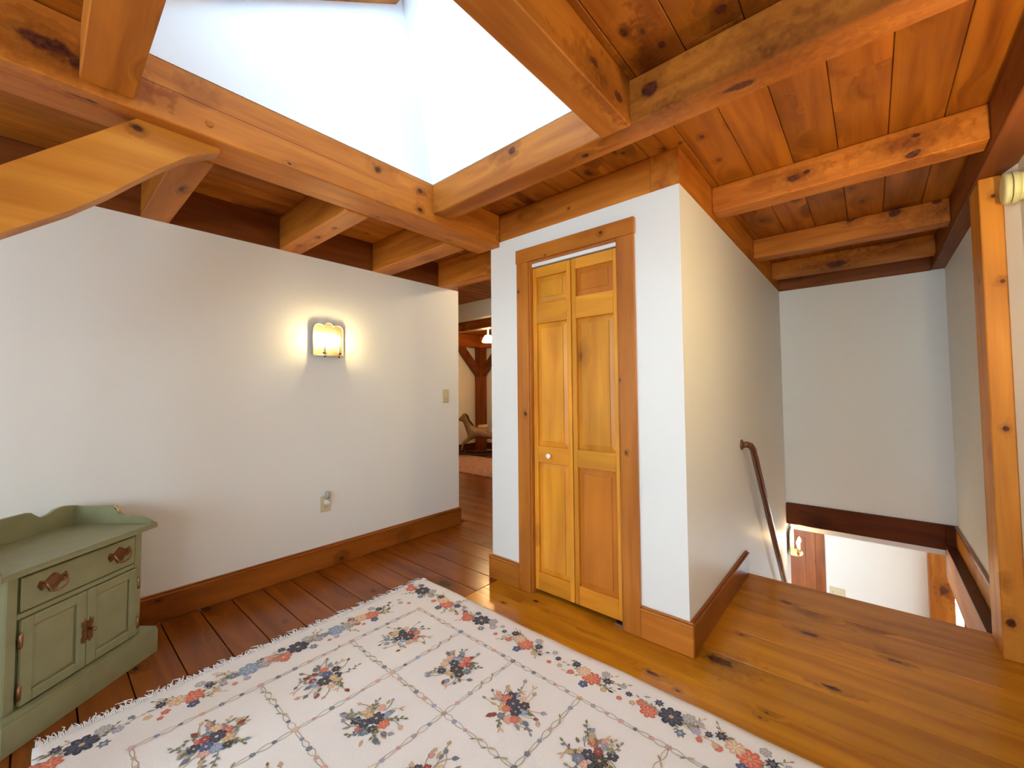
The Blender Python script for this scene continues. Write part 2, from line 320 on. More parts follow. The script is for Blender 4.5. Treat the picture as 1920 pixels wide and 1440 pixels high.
wallbox('wall_right_low', (XR + .02, 2.876, -.16), (XR + .12, YE, .12))
wallbox('wall_right_return', (.6205, 1.5, 0), (2.4, 1.6, ZP))
wallbox('wall_right_far', (2.4, -2.6, 0), (2.52, 1.9, ZP))
# back wall with three windows, out of sight behind the camera
vs = []; fs = []
wins = [(-2.2, -1.35), (-.75, .55), (1.05, 2.15)]
xs = [XL] + [v for q in wins for v in q] + [2.4]
addbox((XL, -2.72, 0), (2.4, -2.6, .6)); addbox((XL, -2.72, 2.1), (2.4, -2.6, ZP))
for k in range(0, 8, 2): addbox((xs[k], -2.72, .6), (xs[k + 1], -2.6, 2.1))
struct(mesh('wall_back', vs, fs, PAINT, fix=False))
for i, (a, b) in enumerate(wins):
    wf = struct(box('window_%d' % (i + 1), (a, -2.70, .6), (b, -2.66, .64), WHITE))
    box('window_rail', (a, -2.70, 2.06), (b, -2.66, 2.1), WHITE, wf); box('window_rail', (a, -2.70, 1.33), (b, -2.66, 1.37), WHITE, wf)
    for x in (a, b - .04): box('window_stile', (x, -2.70, .64), (x + .04, -2.66, 2.06), WHITE, wf)
    box('pane', (a + .04, -2.685, .64), (b - .04, -2.68, 1.33), GLASS, wf); box('pane', (a + .04, -2.685, 1.37), (b - .04, -2.68, 2.06), GLASS, wf)

# ------------------------------------------------------------------ ceiling boards
cl = struct(mesh('ceiling', *(lambda rects: ([v for (a, b, c, d) in rects for v in ((a, b, ZP + .02), (c, b, ZP + .02), (c, d, ZP + .02), (a, d, ZP + .02), (a, b, ZP + .05), (c, b, ZP + .05), (c, d, ZP + .05), (a, d, ZP + .05))],
    [f for i in range(len(rects)) for f in [tuple(8 * i + k for k in q) for q in ((0, 1, 2, 3), (7, 6, 5, 4), (0, 4, 5, 1), (1, 5, 6, 2), (2, 6, 7, 3), (3, 7, 4, 0))]]))([(-7.1, 2.2, -1.9, 6.6), (-3.06, -2.72, -1.9, 2.2), (-.72, -2.72, 2.52, 5.0), (-1.9, -2.72, -.72, .13), (-1.9, 1.5, -.72, 5.0)]), SUB, fix=False))
seams = [-6.5 + .182 * k for k in range(0, 50)]
d0 = .278 - seams[min(range(50), key=lambda k: abs(seams[k] - .278))]
seams = [s + d0 for s in seams]
for k in range(len(seams) - 1):
    x0, x1 = seams[k], seams[k + 1]
    if x1 > 2.45: break
    if x1 < XL: pcs = [(x0, x1, 2.6, 6.3)]
    elif x0 < -1.92: pcs = [(x0, min(x1, -1.9), -2.6, 6.3)]
    else: pcs = [(x0, x1, -2.6, YE)]
    if x1 > -1.9 and x0 < -.722:
        m0, m1 = max(x0, -1.9), min(x1, -.722); pcs = [(m0, m1, -2.6, .125), (m0, m1, 1.46, YE)]
        if x0 < -1.901: pcs.append((x0, -1.9, -2.6, 6.3))
        if x1 > -.721: pcs.append((-.722, x1, -2.6, YE))
    for (p0, p1, a, b) in pcs:
        cuts = [a]
        if b - a > 3 and k % 2: cuts.append(random.uniform(a + 1, b - 1.2))
        cuts.append(b)
        xa, xb = p0 + .0012, p1 - .0012
        for i in range(len(cuts) - 1):
            box('ceiling_board', (xa, cuts[i] + .001, ZP), (xb, cuts[i + 1] - .001, ZP + .02), wood('board', 'y'), cl, .0025)

# ------------------------------------------------------------------ timbers
def timber(name, lo, hi, label, kind='beam', group=None, bev=.004, cat='beam'):
    s = [h - l for l, h in zip(lo, hi)]; ax = 'xyz'[s.index(max(s))]
    return tag(box(name, lo, hi, wood(kind, ax), None, bev), label, cat, group)
ZA, ZB = 2.184, 2.229
A = empty('ceiling_beam', (-1.945, -2.6, ZA)); tag(A, 'long pine beam under the skylight well, pegged, parallel to the left wall', 'beam')
box('beam_body', (-2.045, -2.6, ZA), (-1.845, YC, 2.3985), wood('beam', 'y'), A, .004)
# the long drying crack on its lit face and the wooden peg
pts = [(.10, 2.303), (.5, 2.301), (.9, 2.298), (1.22, 2.291), (1.22, 2.2907), (.9, 2.2967), (.5, 2.2996), (.10, 2.3015)]
prism('drying_crack', pts, 'x', -1.846, -1.8445, SUB, A)
pg = lathe('peg', [(0, .0125), (.004, .0125), (.005, .010)], (-1.846, .40, 2.235), (1, 0, 0), wood('beam', 'x'), A); pg['label'] = 'round wooden peg end'
timber('header_beam', (-1.8445, 1.444, ZB), (2.399, 1.568, 2.3985), 'pine header beam crossing the ceiling on the far side of the skylight well')
timber('trimmer_beam', (-.777, .19, 2.219), (-.655, 1.4435, 2.3985), 'knotty pine trimmer beam along the right side of the skylight well')
timber('header_beam', (-1.8445, .062, 2.212), (2.399, .1895, 2.3985), 'pine beam at the top left corner, closing the near side of the skylight well')
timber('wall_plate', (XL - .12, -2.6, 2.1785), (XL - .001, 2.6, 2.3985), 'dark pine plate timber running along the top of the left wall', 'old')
ord1 = ['behind the curved brace, leftmost above the left wall', 'above the left wall, brightest one, left of the wall sconce', 'above the left wall between the sconce and the light switch']
for (y0, y1), lb in zip(((.34, .46), (1.03, 1.165), (1.705, 1.865)), ord1):
    timber('ceiling_joist', (XL, y0, 2.176), (-2.0455, y1, 2.3985), 'short pine joist ' + lb, group='short joists between left wall and long beam')
timber('hall_beam', (XL - .12, 2.39, 2.176) if False else (XL, 2.36, 2.176), (-1.9275, 2.50, 2.3985), 'pine beam over the hallway opening at the far end of the left wall')
timber('closet_plate', (-1.8445, YC + .0, ZC + .0005), (XS - .1405, YC + .11, 2.3985), 'wide pine plate timber above the closet door wall')
pl = prism('stair_plate', [(YC, ZC + .0005), (YE, 2.1985), (YE, 2.3985), (YC, 2.3985)], 'x', XS - .14, XS + .0, wood('beam', 'y'))
tag(pl, 'pine plate timber above the cream wall beside the stairs', 'beam')
rj = ['nearest of those over the stairs, with a big dark knot', 'over the stairs, middle one of three', 'over the stairs, farthest and darkest']
for (y0, y1, zb), lb in zip(((2.55, 2.675, 2.25), (3.665, 3.70 + .09, 2.25), (4.46, 4.58, 2.255)), rj):
    timber('ceiling_joist', (XS + .0005, y0, zb), (.4055, y1, 2.3985), 'pine ceiling joist ' + lb, group='joists over the stairs')
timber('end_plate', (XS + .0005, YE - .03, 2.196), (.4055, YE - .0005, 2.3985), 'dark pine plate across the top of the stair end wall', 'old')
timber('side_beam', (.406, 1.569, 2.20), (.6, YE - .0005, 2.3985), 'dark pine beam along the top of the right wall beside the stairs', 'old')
timber('stair_post', (.4105, 2.876, 0), (.4845, 3.11, 2.1995), 'square orange pine post at the right edge, from floor to ceiling by the stairs', 'pale', cat='post')
# knee brace with curved underside, and the post outside the frame it springs from
br = [(-.42, 1.365), (-.42, 1.57), (-.089, 1.895), (.187, 2.167), (.205, ZA), (.447, ZA), (.447, 2.168), (.40, 2.143), (.345, 2.108), (.27, 2.035), (.20, 1.960), (.139, 1.892), (.05, 1.805), (-.084, 1.694), (-.22, 1.575)]
tag(prism('knee_brace', br, 'x', -1.98, -1.905, wood('pale', 'y')), 'curved golden pine knee brace rising under the long beam at upper left', 'brace')
timber('brace_post', (-2.04, -.62, 0), (-1.85, -.4205, ZA - .0005), 'pine post carrying the curved knee brace, left of the photo', cat='post')

# ------------------------------------------------------------------ skylight well
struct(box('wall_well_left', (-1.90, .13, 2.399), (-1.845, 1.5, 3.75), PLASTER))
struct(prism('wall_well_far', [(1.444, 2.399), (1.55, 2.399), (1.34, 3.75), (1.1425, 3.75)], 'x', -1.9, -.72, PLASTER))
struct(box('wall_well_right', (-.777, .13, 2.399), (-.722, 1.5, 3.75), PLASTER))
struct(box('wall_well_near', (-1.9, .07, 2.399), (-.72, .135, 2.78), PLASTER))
rz = lambda y: 3.308 - (1.235 - y) * .68 + .15
def slope(y0, y1, x0, x1, nm, t=.05, mat=PLASTER, par=None):
    return prism(nm, [(y0, rz(y0)), (y1, rz(y1)), (y1, rz(y1) + t), (y0, rz(y0) + t)], 'x', x0, x1, mat, par)
sky = struct(slope(.05, .25, -1.9, -.72, 'ceiling_well')); slope(1.13, 1.5, -1.9, -.72, 'well_soffit', par=sky)
slope(.25, 1.13, -1.9, -1.78, 'well_soffit', par=sky); slope(.25, 1.13, -.84, -.72, 'well_soffit', par=sky)
sk = slope(.25, .29, -1.78, -.84, 'window_4', mat=WHITE); struct(sk)
slope(1.09, 1.13, -1.78, -.84, 'window_rail', mat=WHITE, par=sk)
for x in (-1.78, -.88): slope(.29, 1.09, x, x + .04, 'window_stile', mat=WHITE, par=sk)
slope(.29, 1.09, -1.74, -.88, 'pane', t=.005, mat=TINT, par=sk)
bz = lambda y: 3.308 - (1.235 - y) * .68
tag(prism('well_rafter', [(.14, bz(.14)), (1.2, bz(1.2)), (1.2, bz(1.2) + .149), (.14, bz(.14) + .149)], 'x', -1.8445, -1.80, wood('beam', 'y')), 'pine rafter high up on the white wall inside the skylight well', 'beam')

# ------------------------------------------------------------------ baseboards
def baseboard(name, a, b, nrm, kind, h=.154):
    """a,b = ends (x,y) along wall, nrm = outward normal (x,y)"""
    (ax, ay), (bx, by) = a, b; nx, ny = nrm
    def B(n, d0, d1, z0, z1, par=None):
        lo = (min(ax + nx * d0, bx + nx * d1), min(ay + ny * d0, by + ny * d1), z0); hi = (max(ax + nx * d0, bx + nx * d1), max(ay + ny * d0, by + ny * d1), z1)
        axn = 'x' if abs(nx) < .5 else 'y'
        return box(n, lo, hi, wood(kind, axn), par, .003)
    o = struct(B(name, .0005, .02, .001, h - .02))
    B('cap_moulding', .0005, .025, h - .02, h - .008, o); B('cap_moulding', .0005, .014, h - .008, h, o)
    return o
baseboard('baseboard_left', (XL, -2.6), (XL, 2.615), (1, 0), 'base')
baseboard('baseboard_closet_left', (-1.945, YC), (-1.687, YC), (0, -1), 'trim')
baseboard('baseboard_closet_right', (-.898, YC), (XS + .02, YC), (0, -1), 'trim')
baseboard('baseboard_hall', (-1.927, YC + .0), (-1.927, 6.2), (-1, 0), 'trim')
baseboard('baseboard_stair', (XS, YC), (XS, YF - .005), (1, 0), 'base')

# ------------------------------------------------------------------ closet door
dr = struct(empty('door_1', (-1.29, YC, 0)))
def casing(n, lo, hi, ax): return box(n, lo, hi, wood('trim', ax), dr, .003)
casing('casing', (-1.686, YC - .02, 0.001), (OX0, YC - .0005, 2.03), 'z'); casing('casing', (OX1, YC - .02, 0.001), (-.899, YC - .0005, 2.03), 'z')
casing('casing_head', (-1.690, YC - .024, 2.03), (-.893, YC - .0005, 2.116), 'x')
casing('jamb', (OX0, YC - .012, .001), (OX0 + .012, YC + .11, OZ), 'z'); casing('jamb', (OX1 - .012, YC - .012, .001), (OX1, YC + .11, OZ), 'z'); casing('jamb', (OX0 + .012, YC - .012, OZ - .012), (OX1 - .012, YC + .11, OZ), 'x')
tr = box('track', (OX0 + .014, YC + .008, 1.996), (OX1 - .014, YC + .04, 2.017), WHITE, dr); tr['label'] = 'white metal folding door track'
box('closet_shade_sheet', (OX0 + .012, YC + .09, .001), (OX1 - .012, YC + .1, OZ - .012), SUB, dr)  # dark sheet standing in for the shade inside the closet
box('floor_bracket', (-1.05, YC + .005, .001), (-1.003, YC + .035, .012), STEEL, dr)
def leaf(x0, x1):
    y0, y1 = YC + .012, YC + .044; z0, z1 = .026, 1.988
    lf = empty('door_leaf', ((x0 + x1) / 2, (y0 + y1) / 2, z0), dr)
    sw = .028
    for a in (x0, x1 - sw): box('stile', (a, y0, z0), (a + sw, y1, z1), wood('door', 'z'), lf, .0025)
    rails = [(z0, .13), (.79, .89), (1.638, 1.765), (1.925, z1)]
    for a, b in rails: box('rail', (x0 + sw, y0 + .0005, a), (x1 - sw, y1 - .0005, b), wood('door', 'x'), lf, .0025)
    for (a, b) in ((.13, .79), (.89, 1.638), (1.765, 1.925)):
        u0, u1 = x0 + sw, x1 - sw; m = .033
        mt = wood('doorred', 'z') if (x0 > -1.31 and (b < .8 or b > 1.9)) else wood('door', 'z')
        yb, yf = y0 + .019, y0 + .006
        v = [(u0, yb, a), (u1, yb, a), (u1, yb, b), (u0, yb, b), (u0 + m, yf + .0055, a + m), (u1 - m, yf + .0055, a + m), (u1 - m, yf + .0055, b - m), (u0 + m, yf + .0055, b - m),
             (u0 + m, yf, a + m), (u1 - m, yf, a + m), (u1 - m, yf, b - m), (u0 + m, yf, b - m), (u0, y1 - .006, a), (u1, y1 - .006, a), (u1, y1 - .006, b), (u0, y1 - .006, b)]
        f = [(0, 1, 5, 4), (1, 2, 6, 5), (2, 3, 7, 6), (3, 0, 4, 7), (4, 5, 9, 8), (5, 6, 10, 9), (6, 7, 11, 10), (7, 4, 8, 11), (8, 9, 10, 11), (15, 14, 13, 12), (0, 12, 13, 1), (1, 13, 14, 2), (2, 14, 15, 3), (3, 15, 12, 0)]
        mesh('raised_panel', v, f, mt, lf)
    return lf
l1 = leaf(OX0 + .014, -1.302); l2 = leaf(-1.2965, OX1 - .014)
kb = lathe('knob', [(0, .008), (.012, .007), (.016, .012), (.022, .0165), (.029, .015), (.033, .006)], (-1.457, YC + .012, .838), (0, -1, 0), KNOBM, l1); kb['label'] = 'small round pale knob'

# ------------------------------------------------------------------ switch, outlet, night light
sw = box('light_switch', (XL + .0005, 2.403, 1.130), (XL + .007, 2.478, 1.248), ALMOND, None, .003); tag(sw, 'almond toggle light switch on the left wall near the hallway', 'switch')
box('toggle', (XL + .007, 2.434, 1.182), (XL + .018, 2.447, 1.204), ALMOND, sw, .002)
for z in (1.157, 1.221): lathe('screw', [(0, .004), (.001, .004), (.0015, .003)], (XL + .007, 2.4405, z), (1, 0, 0), STEEL, sw, 8)
ou = box('wall_outlet', (XL + .0005, 1.315, .388), (XL + .007, 1.386, .498), ALMOND, None, .003); tag(ou, 'almond duplex outlet low on the left wall below the sconce', 'outlet')
rc = box('receptacle', (XL + .007, 1.333, .402), (XL + .0095, 1.368, .436), ALMOND, ou, .002)
box('slot', (XL + .0095, 1.341, .418), (XL + .0100, 1.344, .429), BLACK, rc); box('slot', (XL + .0095, 1.356, .418), (XL + .0100, 1.359, .428), BLACK, rc)
lathe('ground_hole', [(0, .003), (.0005, .003)], (XL + .0095, 1.350, .409), (1, 0, 0), BLACK, rc, 8)
nl = box('night_light', (XL + .0075, 1.338, .444), (XL + .034, 1.372, .476), WHITE, None, .004); tag(nl, 'small white night light with clear cover plugged into the wall outlet', 'night light')
lathe('sensor', [(0, .004), (.001, .003)], (XL + .034, 1.363, .466), (1, 0, 0), BLACK, nl, 8)
tube('clear_cover', [(XL + .02, 1.355, .476), (XL + .022, 1.355, .50), (XL + .021, 1.355, .524), (XL + .02, 1.355, .533)], [.016, .018, .015, .004], CLEAR, nl, 14)

# ------------------------------------------------------------------ sconces
def sconce(name, c, nx, bulbmat, label, group=None, w=.215, h=.235):
    """c = (x of wall, y centre, z bottom), nx = +1/-1 outward along x"""
    x, y, z = c; X = lambda d: x + nx * d
    s = empty(name, (x, y, z)); tag(s, label, 'wall lamp', group)
    hw = w / 2; pr = [(y - hw, z + .01), (y + hw, z + .01), (y + hw, z + h * .72)]
    for cy, r, a0, a1 in ((y + hw * .60, hw * .40, 0, 128), (y, hw * .36, 20, 160), (y - hw * .60, hw * .40, 52, 180)):
        base = z + h * (.78 if cy != y else .85)
        for k in range(9):
            a = R(a0 + (a1 - a0) * k / 8); pr.append((cy + r * math.cos(a), base + r * 1.05 * math.sin(a)))
    pr.append((y - hw, z + h * .72))
    a, b = sorted((X(.022), X(.025)))
    prism('back_plate', pr, 'x', a, b, BRASS, s)
    cy0, cz0 = y, z + h * .5
    rim = [Vector((X(.026), p[0], p[1])) for p in pr]; tube('rolled_rim', rim + [rim[0]], .003, BRASS, s, 6)
    a, b = sorted((X(.0005), X(.022))); box('wall_bracket', (a, y - .02, z + .06), (b, y + .02, z + .12), BRASS, s, .002)
    tp = [(y - hw, X(.022)), (y + hw, X(.022))] + [(y + hw * math.cos(R(t)), X(.022 + .092 * math.sin(R(t)) ** .7)) for t in range(10, 180, 10)]
    prism('tray', [(q[1], q[0]) for q in tp], 'z', z, z + .008, BRASS, s)
    for dy in (-.05, .05):
        cdl = lathe('candle', [(0, .009), (.03, .0085), (.075, .0085)], (X(.082), y + dy, z + .02), (0, 0, 1), CANDLE, s, 12)
        lathe('candle_cup', [(-.016, .003), (-.012, .006), (.006, .008), (.012, .014), (.02, .015), (.02, .010)], (X(.082), y + dy, z + .004), (0, 0, 1), OLDBRASS, cdl, 12)
        lathe('flame_bulb', [(0, .006), (.008, .011), (.022, .0125), (.038, .008), (.052, .002)], (X(.082), y + dy, z + .096), (0, 0, 1), bulbmat, s, 12)
    return s
sconce('wall_sconce', (XL, 1.352, 1.482), 1, BULB, 'lit brass two-candle sconce with scalloped back plate on the left wall')
sconce('wall_sconce', (.515, 1.80, 1.56), -1, BULBR, 'lit brass two-candle sconce on the right wall just beyond the photo edge')
sconce('wall_sconce', (XS, 4.915, -.385), 1, BULBLOW, 'lit brass sconce down in the stairwell, left, below the end beam')
sm = empty('smoke_detector', (.515, 2.72, 2.078)); tag(sm, 'yellowed round smoke detector with ribbed rim, high at the right edge behind the post', 'detector')
lathe('mounting_base', [(0.0005, .058), (.012, .060), (.014, .058)], (.515, 2.72, 2.078), (-1, 0, 0), YELLOWED, sm, 32)
lathe('body', [(.014, .062), (.018, .0665), (.034, .068), (.036, .066)], (.515, 2.72, 2.078), (-1, 0, 0), YELLOWED, sm, 32)
lathe('vent_ring', [(.036, .064), (.039, .064), (.039, .067)], (.515, 2.72, 2.078), (-1, 0, 0), BLACK, sm, 32)
lathe('cover', [(.039, .067), (.052, .0665), (.058, .062), (.060, .05), (.061, .0)], (.515, 2.72, 2.078), (-1, 0, 0), YELLOWED, sm, 32)

# ------------------------------------------------------------------ handrail
hr = empty('handrail', (XS, 3.12, .84)); tag(hr, 'dark varnished round wooden handrail descending the cream stair wall', 'handrail')
ry = -.612
tube('rail', [(XS + .012, 3.085, .855), (XS + .03, 3.09, .858), (XS + .048, 3.11, .85), (ry, 3.145, .823), (ry, 3.2, .765), (ry, 3.9, -.055), (ry, 4.6, -.875)], [.021, .021, .022, .022, .022, .022, .022], RAILW, hr, 16)
lathe('rosette', [(0.0005, .036), (.006, .036), (.010, .030), (.016, .023)], (XS, 3.085, .855), (1, 0, 0), RAILW, hr, 20)

# ------------------------------------------------------------------ stair opening trims and lower level
struct(box('trim_1', (XS, YE - .02, -.085), (.418, YE + .10, .117), wood('dark', 'x'), None, .004))
struct(box('trim_2', (.415, YF + .03, -.33), (XR + .019, YE - .0205, -.06), wood('pale', 'y'), None, .004))
struct(box('trim_3', (XR - .012, 3.111, -.0595), (XR + .019, YE - .0205, .098), wood('pale', 'y'), None, .003))
struct(box('trim_4', (XR - .02, 3.111, .0985), (XR + .019, YE - .0205, .12), wood('hall', 'y'), None, .003))
struct(box('trim_5', (.413, YF + .03, -.0595), (XR - .0125, YE - .0205, -.05), wood('dark', 'y'), None, .002))
struct(box('trim_6', (.4185, YE - .02, -.33), (XR + .02, YE + .10, .117), wood('dark', 'x'), None, .004))
LZ = -2.55
struct(box('floor_lower', (-2.2, 3.0, LZ - .05), (1.9, 6.85, LZ), wood('floor', 'x')))
struct(box('ceiling_lower', (-2.2, YE + .1005, -.16), (1.9, 6.85, -.10), PAINT))
vs = []; fs = []
addbox((-2.2, 6.85, LZ), (.62, 6.95, -.1)); addbox((.62, 6.85, LZ), (1.9, 6.95, -1.75)); addbox((.62, 6.85, -.95), (1.9, 6.95, -.1)); addbox((1.4, 6.85, -1.75), (1.9, 6.95, -.95))
struct(mesh('wall_lower_far', vs, fs, PAINT, fix=False))
wl = struct(box('window_5', (.62, 6.87, -1.75), (1.4, 6.91, -1.71), WHITE)); box('window_rail', (.62, 6.87, -.99), (1.4, 6.91, -.95), WHITE, wl)
box('window_stile', (1.36, 6.87, -1.71), (1.4, 6.91, -.99), WHITE, wl); box('pane', (.62, 6.888, -1.71), (1.36, 6.892, -.99), GLASS, wl)
box('window_stile', (.70, 6.84, -1.71), (.76, 6.868, -.99), wood('dark', 'z'), wl)
struct(box('wall_lower_right', (1.9, 3.0, LZ), (2.0, 6.85, -.1), PAINT)); struct(box('wall_lower_left', (-2.3, 3.0, LZ), (-2.2, 6.85, -.1), PAINT))
struct(box('wall_lower_near', (XS, 3.0, LZ), (1.9, 3.06, -.17), PAINT))
timber('lower_post', (.425, 6.64, LZ + .001), (.62, 6.8495, -.1605), 'wide orange pine post with a large knot on the lower floor', cat='post', kind='beam')
d2 = struct(empty('door_2', (-.8, 6.84, LZ)))
box('casing', (-.632, 6.825, LZ + .001), (-.533, 6.8495, -.45), wood('base', 'z'), d2, .003); box('casing', (-1.55, 6.825, LZ + .001), (-1.45, 6.8495, -.45), wood('base', 'z'), d2, .003)
box('casing_head', (-1.55, 6.82, -.45), (-.533, 6.8495, -.35), wood('base', 'x'), d2, .003)
lf = box('door_leaf', (-1.45, 6.835, LZ + .01), (-.633, 6.8495, -.451), wood('base', 'z'), d2, .002)
for a, b in ((-1.38, -1.08), (-1.0, -.74)):
    for c, d in ((-.72, -.53), (-1.48, -.78), (-2.4, -1.58)): box('raised_panel', (a, 6.829, c), (b, 6.8355, d), wood('base', 'z'), lf, .004)
sp = box('light_switch', (-.497, 6.842, -1.475), (-.335, 6.8495, -1.352), ALMOND, None, .003); tag(sp, 'wide almond triple switch plate on the lower wall seen down the stairwell', 'switch')
for k in range(3): box('toggle', (-.467 + .046 * k, 6.83, -1.425), (-.455 + .046 * k, 6.842, -1.402), ALMOND, sp, .002)
ll = empty('ceiling_lamp', (-.05, 5.6, -.16)); tag(ll, 'unseen ceiling lamp added to brighten the lower floor, hidden behind the stair end beam', 'lamp')  # unseen lamp added to brighten the wall down the stairwell
lathe('lamp_base', [(0, .07), (.015, .07), (.02, .05)], (-.05, 5.6, -.1605), (0, 0, -1), BRASS, ll)
lathe('lamp_globe', [(.02, .05), (.03, .085), (.06, .09), (.08, .07), (.095, .03), (.1, .0)], (-.05, 5.6, -.1605), (0, 0, -1), GLOBE, ll)
st = struct(box('trim_7', (XS + .0005, YF + .0, LZ + .001), (XS + .02, YF + .05, -.25), wood('base', 'z')))
for k in range(11):
    z = -.2125 * (k + 1); y = YF + .19 * k
    box('stair_tread', (XS + .021, y + .03, z - .03), (XR - .075, y + .245, z), wood('hall', 'x'), st, .004)
    box('stair_riser', (XS + .021, y + .021, z), (XR - .075, y + .034, z + .18), wood('pale', 'x'), st)

# ------------------------------------------------------------------ far room through the hallway
struct(box('wall_far_header', (-6.9, 3.70, 2.18), (-1.9275, 3.80, 2.3985), PAINT))
struct(box('wall_far_back', (-6.5, 6.30, 0), (-1.8, 6.4, ZP), PAINT)); struct(box('wall_far_left', (-6.5, 2.6, 0), (-6.4, 6.3, ZP), PAINT)); struct(box('wall_far_near', (-6.4, 2.5, 0), (XL - .1205, 2.6, ZP), PAINT))
struct(box('baseboard_far_back', (-6.4, 6.28, .001), (-1.95, 6.2995, .15), wood('dark', 'x'))); struct(box('baseboard_far_left', (-6.3995, 2.62, .001), (-6.38, 6.279, .15), wood('dark', 'y')))
timber('far_beam', (-6.4, 4.36, 2.18), (-1.9275, 4.5, 2.3985), 'nearer orange pine ceiling beam seen through the hallway', 'beam')
timber('far_beam', (-6.4, 6.10, 2.15), (-1.9275, 6.27, 2.3985), 'farther pine ceiling beam resting on the corner post down the hallway', 'beam')
timber('far_beam', (-6.3995, 3.81, 2.15), (-6.22, 6.0995, 2.3985), 'pine ceiling beam along the left wall of the room down the hallway', 'base')
timber('corner_post', (-6.37, 6.10, .001), (-6.19, 6.27, 2.1495), 'dark reddish corner post with braces seen through the hallway', 'old', cat='post')
tag(prism('knee_brace', [(-6.1895, 1.55), (-6.1895, 1.74), (-5.80, 2.1495), (-5.62, 2.1495)], 'y', 6.14, 6.23, wood('old', 'x')), 'dark straight knee brace right of the corner post down the hallway', 'brace')
tag(prism('knee_brace', [(6.0995, 1.55), (6.0995, 1.74), (5.70, 2.1495), (5.52, 2.1495)], 'x', -6.33, -6.24, wood('old', 'y')), 'dark straight knee brace left of the corner post down the hallway', 'brace')
fp = empty('ceiling_lamp', (-4.93, 5.03, 2.40)); tag(fp, 'bright glowing ceiling lamp seen at the edge of the hallway gap', 'lamp')
lathe('lamp_base', [(0, .06), (.02, .06), (.03, .02), (.2, .012)], (-4.93, 5.03, 2.3995), (0, 0, -1), BRASS, fp)
lathe('lamp_shade', [(.2, .012), (.22, .05), (.27, .085), (.32, .10), (.33, .095), (.33, 0)], (-4.93, 5.03, 2.3995), (0, 0, -1), BULBFAR, fp)
hl = empty('ceiling_lamp', (-2.25, 3.05, 2.40)); tag(hl, 'unseen flush ceiling lamp assumed to light the hallway, hidden behind the closet', 'lamp')  # unseen lamp put in to give the hall its warm light
lathe('lamp_base', [(0, .07), (.02, .07), (.025, .05)], (-2.25, 3.05, 2.3995), (0, 0, -1), BRASS, hl)
lathe('lamp_shade', [(.025, .06), (.04, .09), (.06, .09), (.08, .06), (.09, 0)], (-2.25, 3.05, 2.3995), (0, 0, -1), GLOBEH, hl)
FRUG = plain('faded_pink_wool', (.42, .24, .19), .9, noise=.75, scale=16)
rg2 = box('area_rug', (-6.05, 4.25, .001), (-3.2, 5.45, .012), FRUG, None, .003); tag(rg2, 'faded pink patterned rug on the floor beyond the hallway', 'rug')

# rocking horse (one skinned body, head turned left as seen)
def skin(name, nodes, edges, mat, parent, sub=1):
    me = bpy.data.meshes.new(name); me.from_pydata([n[0] for n in nodes], edges, []); me.materials.append(mat)
    o = place(name, me, (0, 0, 0), None); o.parent = parent
    md = o.modifiers.new('skin', 'SKIN'); md.use_smooth_shade = True
    for i, n in enumerate(nodes):
        r = n[1]; me.skin_vertices[0].data[i].radius = r if isinstance(r, tuple) else (r, r)
        me.skin_vertices[0].data[i].use_root = (i == 0)
    s2 = o.modifiers.new('sub', 'SUBSURF'); s2.levels = sub; s2.render_levels = sub
    return o
hroot = root('rocking_horse', (-5.72, 5.62, .014), R(225)); tag(hroot, 'dappled brown rocking horse toy in front of the far corner post', 'rocking horse')
nodes = [((-.05, 0, .42), (.10, .11)), ((.14, 0, .43), (.10, .11)), ((-.24, 0, .44), (.10, .115)), ((.22, 0, .52), (.065, .085)), ((.29, 0, .66), (.045, .06)), ((.32, 0, .74), (.04, .05)), ((.42, 0, .66), (.028, .032)),
         ((.20, .08, .33), .04), ((.34, .09, .22), .026), ((.36, .09, .10), .022), ((.20, -.08, .33), .04), ((.34, -.09, .22), .026), ((.36, -.09, .10), .022),
         ((-.30, .08, .33), .048), ((-.34, .09, .22), .028), ((-.44, .09, .10), .022), ((-.30, -.08, .33), .048), ((-.34, -.09, .22), .028), ((-.44, -.09, .10), .022),
         ((.32, .025, .80), .012), ((.32, -.025, .80), .012)]
edges = [(0, 1), (0, 2), (1, 3), (3, 4), (4, 5), (5, 6), (1, 7), (7, 8), (8, 9), (1, 10), (10, 11), (11, 12), (2, 13), (13, 14), (14, 15), (2, 16), (16, 17), (17, 18), (5, 19), (5, 20)]
body = skin('body', nodes, edges, HORSE, hroot)
tube('mane', [(.30, 0, .79), (.255, 0, .74), (.235, 0, .66), (.17, 0, .58), (.12, 0, .52)], [.015, .028, .03, .028, .012], MANE, hroot, 8)
tube('tail', [(-.33, 0, .50), (-.42, 0, .48), (-.47, 0, .36), (-.46, 0, .24)], [.02, .035, .035, .01], MANE, hroot, 8)
tube('saddle', [(-.14, 0, .535), (-.06, 0, .525), (.05, 0, .53)], [.05, .055, .04], HCREAM, hroot, 10)
for s_ in (-1, 1):
    tube('rocker', [(x / 10, s_ * .13, .02 + .0028 * x * x) for x in range(-6, 7)], .02, MANE, hroot, 8)
for x in (-.3, .3): tube('cross_bar', [(x, -.13, .065), (x, .13, .065)], .016, MANE, hroot, 8)

# ------------------------------------------------------------------ green washstand
cb = root('washstand_cabinet', (-2.616, .405, 0)); tag(cb, 'sage green painted washstand cabinet with brass hardware, standing at lower left', 'cabinet')
az = R(39.5); cb.rotation_euler = (0, 0, math.atan2(-.77162, .63608))   # local x = along the front towards the camera
# local: x = s along front, y = +out of front (negative of depth), z
def C(name, s0, s1, w0, w1, z0, z1, mat=GREEN, par=cb, bev=.002): return box(name, (s0, -w1, z0), (s1, -w0, z1), mat, par, bev)
